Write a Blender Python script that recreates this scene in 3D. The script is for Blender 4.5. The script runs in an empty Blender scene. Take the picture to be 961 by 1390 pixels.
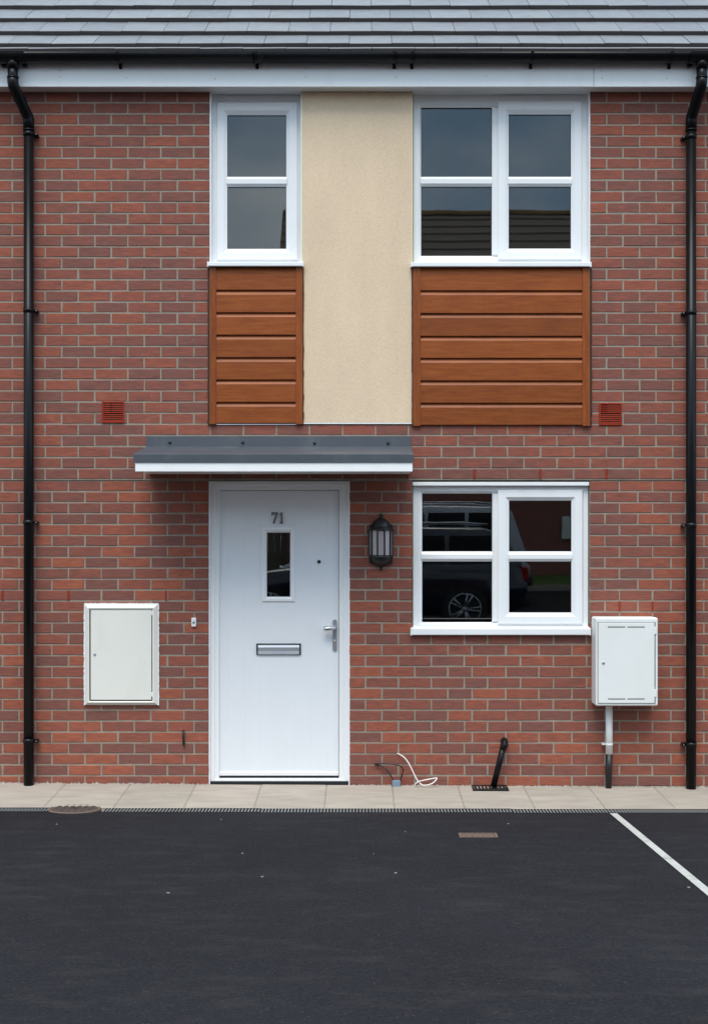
import bpy, bmesh, math, random
from mathutils import Vector, Matrix
R = math.radians
rnd = random.Random(71)
sc = bpy.context.scene
col = sc.collection

# ------------------------------------------------------------------ camera, sky, sun, exposure
CX, CD, CZ, F = .048, 10.0, 1.633, 1996.0          # camera x, distance to the wall, eye height, focal length in photo pixels
cam_d = bpy.data.cameras.new('camera'); cam = bpy.data.objects.new('camera', cam_d); col.objects.link(cam)
cam.location = (CX, -CD, CZ); cam.rotation_euler = (R(90), 0, 0)
cam_d.sensor_fit = 'HORIZONTAL'; cam_d.sensor_width = 36; cam_d.lens = F / 961 * 36
cam_d.shift_x = -9.5 / 961; cam_d.shift_y = 45 / 961
cam_d.clip_start = .1; cam_d.clip_end = 500
sc.camera = cam

SUN_EL, SUN_AZ = 61, 8        # azimuth measured from straight behind the camera, towards the left
w = bpy.data.worlds.new('World'); sc.world = w; w.use_nodes = True
nt = w.node_tree; nt.nodes.clear()
out = nt.nodes.new('ShaderNodeOutputWorld'); bg = nt.nodes.new('ShaderNodeBackground')
sky = nt.nodes.new('ShaderNodeTexSky'); sky.sky_type = 'NISHITA'; sky.sun_disc = False
sky.sun_elevation = R(SUN_EL); sky.sun_rotation = R(180 + SUN_AZ)
tc = nt.nodes.new('ShaderNodeTexCoord'); mp = nt.nodes.new('ShaderNodeMapping'); mp.inputs['Scale'].default_value = (1.2, 1.2, 2.6); mp.inputs['Location'].default_value = (0, 0, 0)
nz = nt.nodes.new('ShaderNodeTexNoise'); nz.inputs['Scale'].default_value = 3.6; nz.inputs['Detail'].default_value = 6; nz.inputs['Roughness'].default_value = .5
cr = nt.nodes.new('ShaderNodeValToRGB')
cr.color_ramp.elements[0].position = .36; cr.color_ramp.elements[0].color = (3.9, 6.2, 8.9, 1)
cr.color_ramp.elements[1].position = .68; cr.color_ramp.elements[1].color = (12.6, 14.1, 14.9, 1)
mx = nt.nodes.new('ShaderNodeMixRGB'); mx.inputs[0].default_value = .93
nt.links.new(tc.outputs['Generated'], mp.inputs['Vector']); nt.links.new(mp.outputs[0], nz.inputs['Vector'])
nt.links.new(nz.outputs['Fac'], cr.inputs[0]); nt.links.new(sky.outputs[0], mx.inputs[1]); nt.links.new(cr.outputs[0], mx.inputs[2])
nt.links.new(mx.outputs[0], bg.inputs[0]); bg.inputs[1].default_value = .080
nt.links.new(bg.outputs[0], out.inputs[0])

sl = bpy.data.lights.new('sun', 'SUN'); sun = bpy.data.objects.new('sun', sl); col.objects.link(sun)
sl.energy = 1.5; sl.angle = R(32); sl.color = (1, .95, .87)
sun.rotation_euler = (R(90 - SUN_EL), 0, R(-SUN_AZ))   # light travels towards the facade

vs = sc.view_settings
vs.view_transform = 'Standard'; vs.look = 'None'; vs.gamma = 1; vs.exposure = 0.95; vs.use_curve_mapping = False

# ------------------------------------------------------------------ measuring and mesh helpers
def wx(px, d=0.0): return CX + (px - 490) * (CD - d) / F       # photo pixel -> metres, d metres in front of the wall face
def wz(py, d=0.0): return CZ + (740 - py) * (CD - d) / F
def P(px, py, d=0.0): return Vector((wx(px, d), -d, wz(py, d)))

class MB:
    def __init__(s): s.v = []; s.f = []; s.mi = []; s.sm = []
    def add(s, vs_, fs, mi=0, sm=False):
        n = len(s.v); s.v += [tuple(v) for v in vs_]
        for f in fs: s.f.append(tuple(i + n for i in f)); s.mi.append(mi); s.sm.append(sm)
        return s
    def box(s, x0, x1, y0, y1, z0, z1, mi=0):
        v = [(x, y, z) for x in (x0, x1) for y in (y0, y1) for z in (z0, z1)]
        return s.add(v, [(0,1,3,2),(4,6,7,5),(0,4,5,1),(2,3,7,6),(0,2,6,4),(1,5,7,3)], mi)
    def cbox(s, x0, x1, y0, y1, z0, z1, c=.003, mi=0):           # chamfer on the edges of the face at y0 (towards the street)
        def rect(i, y): return [(x0+i, y, z0+i), (x1-i, y, z0+i), (x1-i, y, z1-i), (x0+i, y, z1-i)]
        v = rect(0, y1) + rect(0, y0 + c) + rect(c, y0)
        f = [(8,9,10,11), (3,2,1,0)]
        for a in (0, 4):
            for k in range(4): f.append((a+k, a+(k+1) % 4, a+4+(k+1) % 4, a+4+k))
        return s.add(v, f, mi)
    def rbox(s, x0, x1, y0, y1, z0, z1, r=.01, seg=3, mi=0):
        bm = bmesh.new(); bmesh.ops.create_cube(bm, size=1)
        for v in bm.verts: v.co = Vector((x0+(v.co.x+.5)*(x1-x0), y0+(v.co.y+.5)*(y1-y0), z0+(v.co.z+.5)*(z1-z0)))
        bmesh.ops.bevel(bm, geom=list(bm.edges), offset=r, segments=seg, affect='EDGES', profile=.5)
        bm.verts.index_update()
        s.add([v.co for v in bm.verts], [[v.index for v in f.verts] for f in bm.faces], mi, False); bm.free(); return s
    def ring(s, o, i, prof, mi=0):      # o, i = (x0,z0,x1,z1) outer / inner rectangles; prof = closed list of (t, y), mitred corners
        def rect(t, y):
            a = [o[k] + (i[k] - o[k]) * t for k in range(4)]
            return [(a[0], y, a[1]), (a[2], y, a[1]), (a[2], y, a[3]), (a[0], y, a[3])]
        v = []; f = []; n = len(prof)
        for t, y in prof: v += rect(t, y)
        for a in range(n):
            b = (a + 1) % n
            for k in range(4): f.append((4*a+k, 4*a+(k+1) % 4, 4*b+(k+1) % 4, 4*b+k))
        return s.add(v, f, mi)
    def tube(s, pts, r, n=10, mi=0, caps=True, sm=True):
        pts = [Vector(p) for p in pts]; v = []; f = []
        rs = r if isinstance(r, (list, tuple)) else [r] * len(pts)
        up = None
        for k, p in enumerate(pts):
            t = (pts[min(k+1, len(pts)-1)] - pts[max(k-1, 0)]).normalized()
            if up is None:
                up = Vector((0, 1, 0)) if abs(t.y) < .9 else Vector((1, 0, 0))
            a = (up - t * up.dot(t)).normalized(); b = t.cross(a); up = a
            for j in range(n):
                q = 2*math.pi*j/n; v.append(p + (a*math.cos(q) + b*math.sin(q)) * rs[k])
        for k in range(len(pts)-1):
            for j in range(n): f.append((k*n+j, k*n+(j+1) % n, (k+1)*n+(j+1) % n, (k+1)*n+j))
        s.add(v, f, mi, sm)
        if caps: s.add(v[:n], [tuple(range(n))], mi); s.add(v[-n:], [tuple(range(n))], mi)
        return s
    def lathe(s, prof, c, axis='Z', n=20, a0=0, a1=2*math.pi, mi=0, sm=True):   # prof = (radius, height) along the axis
        full = abs(a1 - a0 - 2*math.pi) < 1e-6; m = n if full else n + 1; v = []; f = []
        for r_, h in prof:
            for j in range(m):
                q = a0 + (a1 - a0) * j / n; x, y = r_*math.cos(q), r_*math.sin(q)
                v.append({'Z': (c[0]+x, c[1]+y, c[2]+h), 'Y': (c[0]+x, c[1]+h, c[2]+y), 'X': (c[0]+h, c[1]+x, c[2]+y)}[axis])
        for k in range(len(prof)-1):
            for j in range(n): f.append((k*m+j, k*m+(j+1) % m, (k+1)*m+(j+1) % m, (k+1)*m+j))
        s.add(v, f, mi, sm)
        for k in (0, len(prof)-1):
            if prof[k][0] > 1e-5: s.add(v[k*m:(k+1)*m], [tuple(range(m))], mi)
        return s
    def prism(s, poly, y0, y1, mi=0):          # poly in (x, z), extruded in y
        n = len(poly); v = [(x, y0, z) for x, z in poly] + [(x, y1, z) for x, z in poly]
        f = [tuple(range(n)), tuple(range(2*n-1, n-1, -1))] + [(k, (k+1) % n, n+(k+1) % n, n+k) for k in range(n)]
        return s.add(v, f, mi)
    def xprof(s, poly, x0, x1, mi=0, sm=False):          # poly in (y, z), extruded in x
        n = len(poly); v = [(x0, y, z) for y, z in poly] + [(x1, y, z) for y, z in poly]
        s.add(v, [(k, (k+1) % n, n+(k+1) % n, n+k) for k in range(n)], mi, sm)
        s.add(v, [tuple(range(n)), tuple(range(2*n-1, n-1, -1))], mi); return s
    def mesh(s, name, mats, org):
        me = bpy.data.meshes.new(name)
        me.from_pydata([(x-org[0], y-org[1], z-org[2]) for x, y, z in s.v], [], s.f)
        for m_ in (mats if isinstance(mats, (list, tuple)) else [mats]): me.materials.append(m_)
        me.polygons.foreach_set('material_index', s.mi); me.polygons.foreach_set('use_smooth', s.sm)
        bm = bmesh.new(); bm.from_mesh(me)
        bmesh.ops.remove_doubles(bm, verts=bm.verts, dist=1e-5)
        bmesh.ops.recalc_face_normals(bm, faces=bm.faces); bm.to_mesh(me); bm.free()
        return me
    def build(s, name, mats, parent=None, kind=None, label=None, org=None):
        if org is None:
            xs, ys, zs = zip(*s.v); org = Vector(((min(xs)+max(xs))/2, (min(ys)+max(ys))/2, min(zs)))
        return put(name, s.mesh(name, mats, org), Vector(org), parent, kind, label)

WORLD = {}
def put(name, data, org, parent=None, kind=None, label=None):
    o = bpy.data.objects.new(name, data); col.objects.link(o); WORLD[o.name] = Vector(org)
    if parent is not None:
        o.parent = parent; o.location = Vector(org) - WORLD[parent.name]
    else: o.location = org
    if kind: o['kind'] = kind
    if label: o['label'] = label
    return o
def tag(o, label, cat, group=None):
    o['label'] = label; o['category'] = cat
    if group: o['group'] = group
    return o
def thing(name, org, label, cat, group=None): return tag(put(name, None, Vector(org)), label, cat, group)
def px_rect(x0, y0, x1, y1, d=0.0): return (wx(x0, d), wz(y1, d), wx(x1, d), wz(y0, d))
def px_box(mb, x0, y0, x1, y1, d, back, c=.002, mi=0):       # photo rectangle measured on its front face at d, reaching back to depth "back"
    mb.cbox(wx(x0, d), wx(x1, d), -d, -back, wz(y1, d), wz(y0, d), c, mi); return mb

# ------------------------------------------------------------------ materials
def new_mat(name):
    m = bpy.data.materials.new(name); m.use_nodes = True
    t = m.node_tree; b = t.nodes['Principled BSDF']; return m, t, b
def noise(t, scale, vec=(1, 1, 1), detail=4, rough=.55, coord=None):
    g = t.nodes.new('ShaderNodeNewGeometry') if coord is None else None
    mpn = t.nodes.new('ShaderNodeMapping'); mpn.inputs['Scale'].default_value = vec
    t.links.new(g.outputs['Position'] if g else coord, mpn.inputs['Vector'])
    n = t.nodes.new('ShaderNodeTexNoise'); n.inputs['Scale'].default_value = scale
    n.inputs['Detail'].default_value = detail; n.inputs['Roughness'].default_value = rough
    t.links.new(mpn.outputs[0], n.inputs['Vector']); return n.outputs['Fac']
def ramp(t, fac, stops):
    r_ = t.nodes.new('ShaderNodeValToRGB'); e = r_.color_ramp.elements
    while len(e) < len(stops): e.new(.5)
    for k, (p, c) in enumerate(stops):
        e[k].position = p; e[k].color = (*c, 1) if not isinstance(c, (int, float)) else (c, c, c, 1)
    t.links.new(fac, r_.inputs[0]); return r_.outputs[0]
def mixc(t, fac, a, b, mode='MIX'):
    m = t.nodes.new('ShaderNodeMixRGB'); m.blend_type = mode
    for i, s in ((0, fac), (1, a), (2, b)):
        if isinstance(s, (int, float)): m.inputs[i].default_value = s if i == 0 else (s, s, s, 1)
        elif isinstance(s, tuple): m.inputs[i].default_value = (*s, 1)
        else: t.links.new(s, m.inputs[i])
    return m.outputs[0]
def bump(t, b, h, strength=.3, dist=.002):
    n = t.nodes.new('ShaderNodeBump'); n.inputs['Strength'].default_value = strength; n.inputs['Distance'].default_value = dist
    t.links.new(h, n.inputs['Height']); t.links.new(n.outputs[0], b.inputs['Normal'])
def mat(name, c, rough=.5, var=.12, scale=14, vec=(1, 1, 1), bmp=0, bscale=200, metal=0, spec=.5, dirt=None, coat=0):
    m, t, b = new_mat(name)
    f = noise(t, scale, vec)
    colr = mixc(t, f, tuple(x*(1-var) for x in c), tuple(min(1, x*(1+var)) for x in c))
    if dirt:
        d = ramp(t, noise(t, 5, (1, 1, .35), 6, .65), [(.52, 0), (.78, 1)])
        colr = mixc(t, mixc(t, 1.0, d, dirt[1], 'MULTIPLY'), colr, dirt[0])
    t.links.new(colr, b.inputs['Base Color'])
    b.inputs['Roughness'].default_value = rough; b.inputs['Metallic'].default_value = metal
    b.inputs['Specular IOR Level'].default_value = spec; b.inputs['Coat Weight'].default_value = coat
    if bmp: bump(t, b, noise(t, bscale), bmp, .0015)
    return m

def brick_mat(name, per_object):
    m, t, b = new_mat(name)
    if per_object: src = t.nodes.new('ShaderNodeObjectInfo').outputs['Random']
    else:
        a = t.nodes.new('ShaderNodeAttribute'); a.attribute_name = 'tone'; src = a.outputs['Fac']
    mo = t.nodes.new('ShaderNodeMath'); mo.operation = 'MULTIPLY_ADD'; mo.inputs[1].default_value = 1.3; mo.inputs[2].default_value = -.65
    t.links.new(noise(t, 13, (1, 1, 2.2), 4, .6), mo.inputs[0])
    ad = t.nodes.new('ShaderNodeMath'); ad.operation = 'ADD'; ad.use_clamp = True; t.links.new(mo.outputs[0], ad.inputs[0]); t.links.new(src, ad.inputs[1]); src = ad.outputs[0]
    base = ramp(t, src, [(0, (.190, .078, .063)), (.25, (.216, .079, .059)), (.5, (.250, .080, .055)), (.75, (.286, .085, .053)), (1, (.335, .100, .057))])
    streak = noise(t, 9, (1.2, 1, 22), 5, .6)                      # horizontal drag marks left by the wire cut
    base = mixc(t, 1.0, base, ramp(t, streak, [(.28, .66), (.72, 1.28)]), 'MULTIPLY')
    blot = noise(t, 16, (1, 1, 1.6), 4, .6)
    base = mixc(t, ramp(t, blot, [(.48, 0.0), (.78, .5)]), base, (.165, .075, .062))
    w_ = ramp(t, noise(t, 38, (1, 1, 1), 6, .7), [(.61, 0.0), (.77, .55)])   # pale lime bloom and mortar smears
    big = ramp(t, noise(t, 1.3, (1, 1, 1), 3), [(.35, .15), (.7, 1.0)])
    base = mixc(t, mixc(t, 1.0, w_, big, 'MULTIPLY'), base, (.42, .34, .30))
    t.links.new(base, b.inputs['Base Color']); b.inputs['Roughness'].default_value = .88; b.inputs['Specular IOR Level'].default_value = .3
    bump(t, b, noise(t, 60, (1, 1, 5), 5, .7), .5, .002)
    return m
M = {}
M['brick'] = brick_mat('fired red brick', True)
M['brick_mass'] = brick_mat('fired red brick courses', False)
M['mortar'] = mat('grey buff mortar', (.275, .240, .192), .95, .4, 16, bmp=.6, bscale=180)
M['upvc'] = mat('white upvc', (.79, .80, .81), .32, .02, 6, dirt=((.60, .57, .50), .22))
M['fascia'] = mat('white fascia board', (.87, .88, .88), .3, .02, 6, dirt=((.58, .55, .50), .25))
M['door'] = mat('white door skin', (.76, .78, .81), .36, .02, 8, bmp=.05, bscale=90, dirt=((.62, .60, .56), .12))
M['seal'] = mat('black rubber seal', (.012, .012, .013), .6)
M['black'] = mat('black gutter plastic', (.005, .005, .006), .33, .25, 8, spec=.2, dirt=((.05, .048, .045), .15))
M['black_rough'] = mat('black coated metal', (.009, .009, .010), .45, .2, 30, bmp=.2)
M['grey_sheet'] = mat('slate grey canopy sheet', (.058, .068, .084), .5, .15, 10, (1, 1, 3), dirt=((.17, .17, .17), .4))
M['bolt'] = mat('dark bolt head', (.03, .033, .04), .4, metal=.6)
M['chrome'] = mat('brushed chrome', (.62, .63, .65), .22, .05, 40, metal=1)
M['satin'] = mat('satin aluminium', (.50, .52, .55), .4, .05, 40, metal=.85)
M['numeral'] = mat('polished numeral', (.13, .13, .145), .22, .05, 40, metal=1)
M['dark_slot'] = mat('dark gap', (.016, .016, .017), .8)
M['soffit'] = mat('white soffit board', (.72, .72, .72), .45, .03, 8)
M['box_cream'] = mat('warm white meter box', (.74, .73, .67), .45, .02, 5, dirt=((.5, .46, .38), .16))
M['box_white'] = mat('white meter box', (.77, .78, .76), .42, .02, 5, dirt=((.5, .48, .42), .16))
M['sealant'] = mat('white sealant bead', (.82, .84, .86), .5, .05, 60)
M['terracotta'] = mat('terracotta plastic', (.28, .032, .014), .6, .15, 40, spec=.15)
M['vent_dark'] = mat('dark vent cavity', (.014, .004, .003), .8)
M['lead'] = mat('galvanised steel', (.26, .26, .25), .6, .2, 60, metal=.2)
M['bead'] = mat('cream trim bead', (.70, .62, .42), .5, .04, 20)
M['cable_white'] = mat('white cable sheath', (.75, .73, .69), .4)
M['plastic_blue'] = mat('blue grey plastic', (.17, .23, .31), .5, .1, 60)
M['bulb'] = mat('white glass bulb', (.80, .82, .82), .2)
M['cement_crumb'] = mat('mortar crumb', (.36, .34, .30), .95, .35, 60)
M['stone_pale'] = mat('pale stone chip', (.22, .21, .19), .9, .2, 60)
M['rust'] = mat('rusted iron', (.070, .050, .040), .75, .4, 50, bmp=.6, bscale=150, dirt=((.05, .045, .042), .7))
M['cover_stone'] = mat('dusty brown cover', (.135, .088, .066), .8, .35, 45, bmp=.5, dirt=((.08, .066, .058), .5))
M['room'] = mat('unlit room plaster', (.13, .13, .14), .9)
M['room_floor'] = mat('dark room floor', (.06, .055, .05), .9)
M['paint'] = mat('worn white road paint', (.43, .42, .385), .85, .35, 25, bmp=.5, bscale=200, dirt=((.10, .098, .095), .9))
M['tile_edge'] = mat('rough tile edge with painted shade', (.050, .043, .043), .9, .3, 60, bmp=.6)  # concrete edge, with the shade under each overlap put into its colour

def tile_mat():
    m, t, b = new_mat('grey concrete roof tile')
    o = t.nodes.new('ShaderNodeObjectInfo').outputs['Random']
    base = ramp(t, o, [(0, (.138, .144, .156)), (.5, (.158, .164, .176)), (1, (.178, .184, .194))])
    base = mixc(t, 1.0, base, ramp(t, noise(t, 12, (1, 1, 1), 5), [(.25, .86), (.75, 1.10)]), 'MULTIPLY')
    base = mixc(t, ramp(t, noise(t, 26, (1, 1, 1), 6, .7), [(.62, 0), (.74, .45)]), base, (.26, .25, .21))
    t.links.new(base, b.inputs['Base Color']); b.inputs['Roughness'].default_value = .58
    bump(t, b, noise(t, 120), .25, .001); return m
M['tile'] = tile_mat()
def render_mat():
    m, t, b = new_mat('cream pebble render')
    g = noise(t, 210, (1, 1, 1), 3, .6); l = noise(t, 2.2, (1, 1, .5), 4)
    base = mixc(t, ramp(t, g, [(.34, 0), (.56, 1)]), (.63, .475, .325), (.745, .585, .418))
    base = mixc(t, 1.0, base, ramp(t, l, [(.3, .93), (.7, 1.05)]), 'MULTIPLY')
    base = mixc(t, 1.0, base, ramp(t, noise(t, 3, (2, 1, .5), 4, .6), [(.3, .975), (.6, 1.01)]), 'MULTIPLY')
    t.links.new(base, b.inputs['Base Color']); b.inputs['Roughness'].default_value = .95; b.inputs['Specular IOR Level'].default_value = .2
    bump(t, b, g, .6, .004); return m
M['render'] = render_mat()
def wood_mat(name, vec):
    m, t, b = new_mat(name)
    o = t.nodes.new('ShaderNodeObjectInfo').outputs['Random']
    g = noise(t, 6, vec, 8, .68); f = noise(t, 30, tuple(v*1.5 for v in vec), 5, .6)
    base = ramp(t, g, [(.25, (.165, .037, .0065)), (.5, (.245, .060, .0105)), (.75, (.315, .088, .0160))])
    base = mixc(t, 1.0, base, ramp(t, f, [(.3, .82), (.7, 1.12)]), 'MULTIPLY')
    base = mixc(t, 1.0, base, ramp(t, o, [(0, .86), (1, 1.10)]), 'MULTIPLY')
    t.links.new(base, b.inputs['Base Color']); b.inputs['Roughness'].default_value = .45; b.inputs['Specular IOR Level'].default_value = .3
    bump(t, b, f, .2, .001); return m
M['wood'] = wood_mat('golden oak foil board', (.8, 1, 9)); M['wood_v'] = wood_mat('golden oak foil upright', (9, 1, .8))
def asphalt_mat():
    m, t, b = new_mat('dark tarmac')
    fine = noise(t, 62, (1, 1, 1), 3, .7); l = noise(t, 7.0, (.5, 1.0, 1), 7, .7); patch = noise(t, .55, (1, 1, 1), 3)
    base = mixc(t, fine, (.0010, .0010, .0020), (.0280, .0268, .0315))
    base = mixc(t, ramp(t, l, [(.50, 0), (.76, .55)]), base, (.037, .035, .035))
    base = mixc(t, 1.0, base, ramp(t, patch, [(.3, .86), (.7, 1.12)]), 'MULTIPLY')
    spk = ramp(t, noise(t, 130, (1, 1, 1), 2, .5), [(.66, 0), (.74, .6)])
    base = mixc(t, spk, base, (.12, .115, .11))
    t.links.new(base, b.inputs['Base Color']); b.inputs['Roughness'].default_value = .95; b.inputs['Specular IOR Level'].default_value = .12
    bump(t, b, fine, .8, .006); return m
M['asphalt'] = asphalt_mat()
def slab_mat():
    m, t, b = new_mat('buff paving slab')
    o = t.nodes.new('ShaderNodeObjectInfo').outputs['Random']
    base = ramp(t, o, [(0, (.345, .298, .245)), (.5, (.370, .318, .262)), (1, (.385, .322, .268))])
    base = mixc(t, 1.0, base, ramp(t, noise(t, 4.5, (.7, 2, 1), 6, .65), [(.28, .80), (.72, 1.12)]), 'MULTIPLY')
    base = mixc(t, ramp(t, noise(t, 8, (1, 1, 1), 5), [(.60, 0), (.8, .35)]), base, (.46, .43, .37))
    t.links.new(base, b.inputs['Base Color']); b.inputs['Roughness'].default_value = .9
    bump(t, b, noise(t, 70), .4, .002); return m
M['slab'] = slab_mat()
def glass_mat(name, tint=(.8, .82, .82), ior=1.52):
    m = bpy.data.materials.new(name); m.use_nodes = True; t = m.node_tree; t.nodes.clear()
    o = t.nodes.new('ShaderNodeOutputMaterial'); g = t.nodes.new('ShaderNodeBsdfGlossy'); g.inputs['Roughness'].default_value = 0
    tr = t.nodes.new('ShaderNodeBsdfTransparent'); tr.inputs[0].default_value = (*tint, 1)
    fr = t.nodes.new('ShaderNodeFresnel'); fr.inputs[0].default_value = ior; mx_ = t.nodes.new('ShaderNodeMixShader')
    bm_ = t.nodes.new('ShaderNodeBump'); bm_.inputs['Strength'].default_value = .05; bm_.inputs['Distance'].default_value = .004
    t.links.new(noise(t, 2.2, (1, 1, 1), 1), bm_.inputs['Height']); t.links.new(bm_.outputs[0], g.inputs['Normal'])
    t.links.new(fr.outputs[0], mx_.inputs[0]); t.links.new(tr.outputs[0], mx_.inputs[1]); t.links.new(g.outputs[0], mx_.inputs[2])
    t.links.new(mx_.outputs[0], o.inputs[0]); return m
M['glass'] = glass_mat('window glass', ior=1.70)
def frosted():
    m, t, b = new_mat('cloudy lantern glass')
    b.inputs['Base Color'].default_value = (.60, .51, .52, 1); b.inputs['Roughness'].default_value = .3; b.inputs['Alpha'].default_value = .65; return m
M['lantern_glass'] = frosted()

# ------------------------------------------------------------------ setting: car park, pavement
def zp(x, d): return -(.0060 - .0040*d/.7)*x - .045*d                 # pavement falls away from the wall
def zt(x, d):                                                          # car park rises from the channel
    dd = d - .83; return -.0373 - .002*x*max(0, 1-d/12) + .04*min(dd, 6) + .05*max(0, min(dd, 20) - 6)
DEPTHS = [.78, .9, 1.5, 2.5, 4, 6, 6.83, 9, 12, 16, 20.83, 30, 60, 140]
XS = [-140, -60, -30, -15, -8, -4, -2, 0, 2, 4, 8, 15, 30, 60, 140]
def sheet(xs, ds, zf, dz=0):
    mb = MB(); v = [(x, -d, zf(x, d)+dz) for d in ds for x in xs]; n = len(xs)
    mb.add(v, [(r*n+c, r*n+c+1, (r+1)*n+c+1, (r+1)*n+c) for r in range(len(ds)-1) for c in range(n-1)]); return mb
car_park = sheet(XS, DEPTHS, zt).build('car_park', M['asphalt'], kind='structure')
car_park['label'] = 'dark new tarmac of the parking area in front of the house'
g = MB(); g.add([(-140, 60, -.2), (140, 60, -.2), (140, -1, -.2), (-140, -1, -.2)], [(0, 1, 2, 3)])
g.build('ground', M['asphalt'], kind='structure')
sheet([1.593, 1.638], [.865, 2, 3, 4.5, 6, 6.83], zt, .004).build('parking_line', M['paint'], car_park)

bed = sheet([-14, -4, 0, 4, 14], [-.3, 0, .35, .70], zp, -.005)
pavement = bed.build('pavement', M['mortar'], kind='structure'); pavement['label'] = 'narrow strip of buff paving slabs along the foot of the wall'
SP = 88.67*CD/F
for r, (d0, d1) in enumerate(((0.002, .349), (.352, .699))):
    for k in range(-7, 19):
        x0 = wx(89) + SP*(k-1) + .0025; x1 = x0 + SP - .005
        jz = rnd.uniform(-.0015, .0015)
        b_ = MB(); c = .004
        def q(x, d, z): return (x, -d, zp(x, d) + z + jz)
        v = [q(x0, d0, -.03), q(x1, d0, -.03), q(x1, d1, -.03), q(x0, d1, -.03),
             q(x0, d0, -c), q(x1, d0, -c), q(x1, d1, -c), q(x0, d1, -c),
             q(x0+c, d0+c, 0), q(x1-c, d0+c, 0), q(x1-c, d1-c, 0), q(x0+c, d1-c, 0)]
        f = [(8, 9, 10, 11)] + [(a+i, a+(i+1) % 4, a+4+(i+1) % 4, a+4+i) for a in (0, 4) for i in range(4)]
        b_.add(v, f).build('paving_slab', M['slab'], pavement)

# slot channel between slabs and tarmac
drain = thing('channel_drain', (0, -.76, -.04), 'narrow slotted metal channel drain between the paving and the tarmac', 'channel drain')
b_ = MB()
for x0, x1 in ((-14, wx(66, .76)), (wx(139, .76), 14)):
    b_.xprof([(-.835, -.06), (-.835, -.044), (-.70, -.044), (-.70, -.06)], x0, x1)
b_.build('channel_bed', M['dark_slot'], drain)
for x0, x1 in ((-4.2, wx(66, .76)), (wx(139, .76), wx(354, .76)-.003), (wx(354, .76), 1.0-.003), (1.0, 2.4), (2.403, 4.2)):
    b_ = MB(); n = int((x1-x0)/.0205)
    for k in range(n):
        x = x0 + (k+.5)*(x1-x0)/n; z = -.0355 - .002*x
        b_.box(x-.0034, x+.0034, -.828, -.708, z-.008, z)
    b_.build('grate_bars', M['lead'], drain, kind='stuff')
    r_ = MB()
    for d in (.704, .830): r_.box(x0, x1, -d-.003, -d+.003, -.05-.002*(x0+x1)/2, -.0345-.002*(x0+x1)/2)
    r_.build('grate_rail', M['dark_slot'], drain)

# round cover on the channel line
c = Vector((wx(101, .74), -.735, -.032))
mh = thing('manhole_cover', c, 'round rusty inspection cover sitting across the edge of the paving at the left', 'manhole cover')
MB().lathe([(.165, -.03), (.165, .002), (.161, .005), (.150, .005), (.149, .001)], c, n=36).build('rim', M['cover_stone'], mh)
l_ = MB().lathe([(.147, -.01), (.147, .003), (.144, .005), (0.0, .005)], c, n=36)
for k in range(6):
    for j in range(6):
        x, y = (k-2.5)*.042, (j-2.5)*.042
        if math.hypot(x, y) < .125: l_.box(c.x+x-.014, c.x+x+.014, c.y+y-.006, c.y+y+.006, c.z+.004, c.z+.008)
l_.build('lid', M['rust'], mh)
MB().box(c.x-.02, c.x+.02, c.y-.006, c.y+.006, c.z+.004, c.z+.0095).build('lifting_bar', M['seal'], mh)

x0, x1 = wx(623, 1.75), wx(675, 1.75); zc = zt(.7, 1.75)
sv = thing('stopcock_cover', ((x0+x1)/2, -1.75, zc), 'small rectangular brown cover plate set flush in the tarmac', 'cover plate')
f_ = MB()
for a, b, c0, c1 in ((x0, x1, -1.81, -1.795), (x0, x1, -1.705, -1.69), (x0, x0+.015, -1.795, -1.705), (x1-.015, x1, -1.795, -1.705)):
    f_.box(a, b, c0, c1, zc-.02, zc+.007)
f_.build('frame', M['cover_stone'], sv)
l_ = MB().box(x0+.018, x1-.018, -1.792, -1.708, zc-.02, zc+.004)
for k in range(5): l_.box(x0+.04+k*.03, x0+.052+k*.03, -1.78, -1.72, zc+.003, zc+.0075)
l_.build('plate', M['cover_stone'], sv)

# loose pale chips on the tarmac
for (px, d, s) in ((537, 2.9, .011), (329, 2.35, .010), (507, 2.35, .006), (300, 1.15, .008), (228, 3.4, .012), (935, 3.25, .011), (356, 3.0, .012), (77, 1.35, .010), (690, 1.3, .008), (550, 1.6, .006)):
    bm = bmesh.new(); bmesh.ops.create_icosphere(bm, subdivisions=1, radius=s)
    for v in bm.verts: v.co = Vector((v.co.x*rnd.uniform(.7, 1.5), v.co.y*rnd.uniform(.7, 1.2), v.co.z*rnd.uniform(.35, .6)))
    me = bpy.data.meshes.new('pebble'); bm.to_mesh(me); bm.free(); me.materials.append(M['stone_pale'])
    me.transform(Matrix.Scale(.7, 4)); x = wx(px, d); o = put('pebble', me, Vector((x, -d, zt(x, d)+s*.25)))
    tag(o, 'small pale stone chip lying loose on the dark tarmac', 'pebble', 'loose stone chips on the tarmac')

# ------------------------------------------------------------------ the house
house = thing('terraced_house', (0, 0, 0), 'red brick terraced house with white door, oak coloured panels and grey tiled roof', 'house')
XE = 4.2                                                   # wall built this far each side
def course(r):                                             # photo y of the mortar line under course r (0 is the top one)
    if r <= 20: return 138.9 + 15.03*r
    if r <= 30: return 439.5 + 15.12*(r-20)
    if r <= 34: return 590.7 + 15.03*(r-30)
    return 667.2 + 14.85*(r-35)
PANEL = (284.8, 0, 801, 576); DOOR = (284, 652, 474, 1200); WIN = (559.5, 652, 800.5, 861.5)
OPEN = (PANEL, DOOR, WIN)

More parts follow.
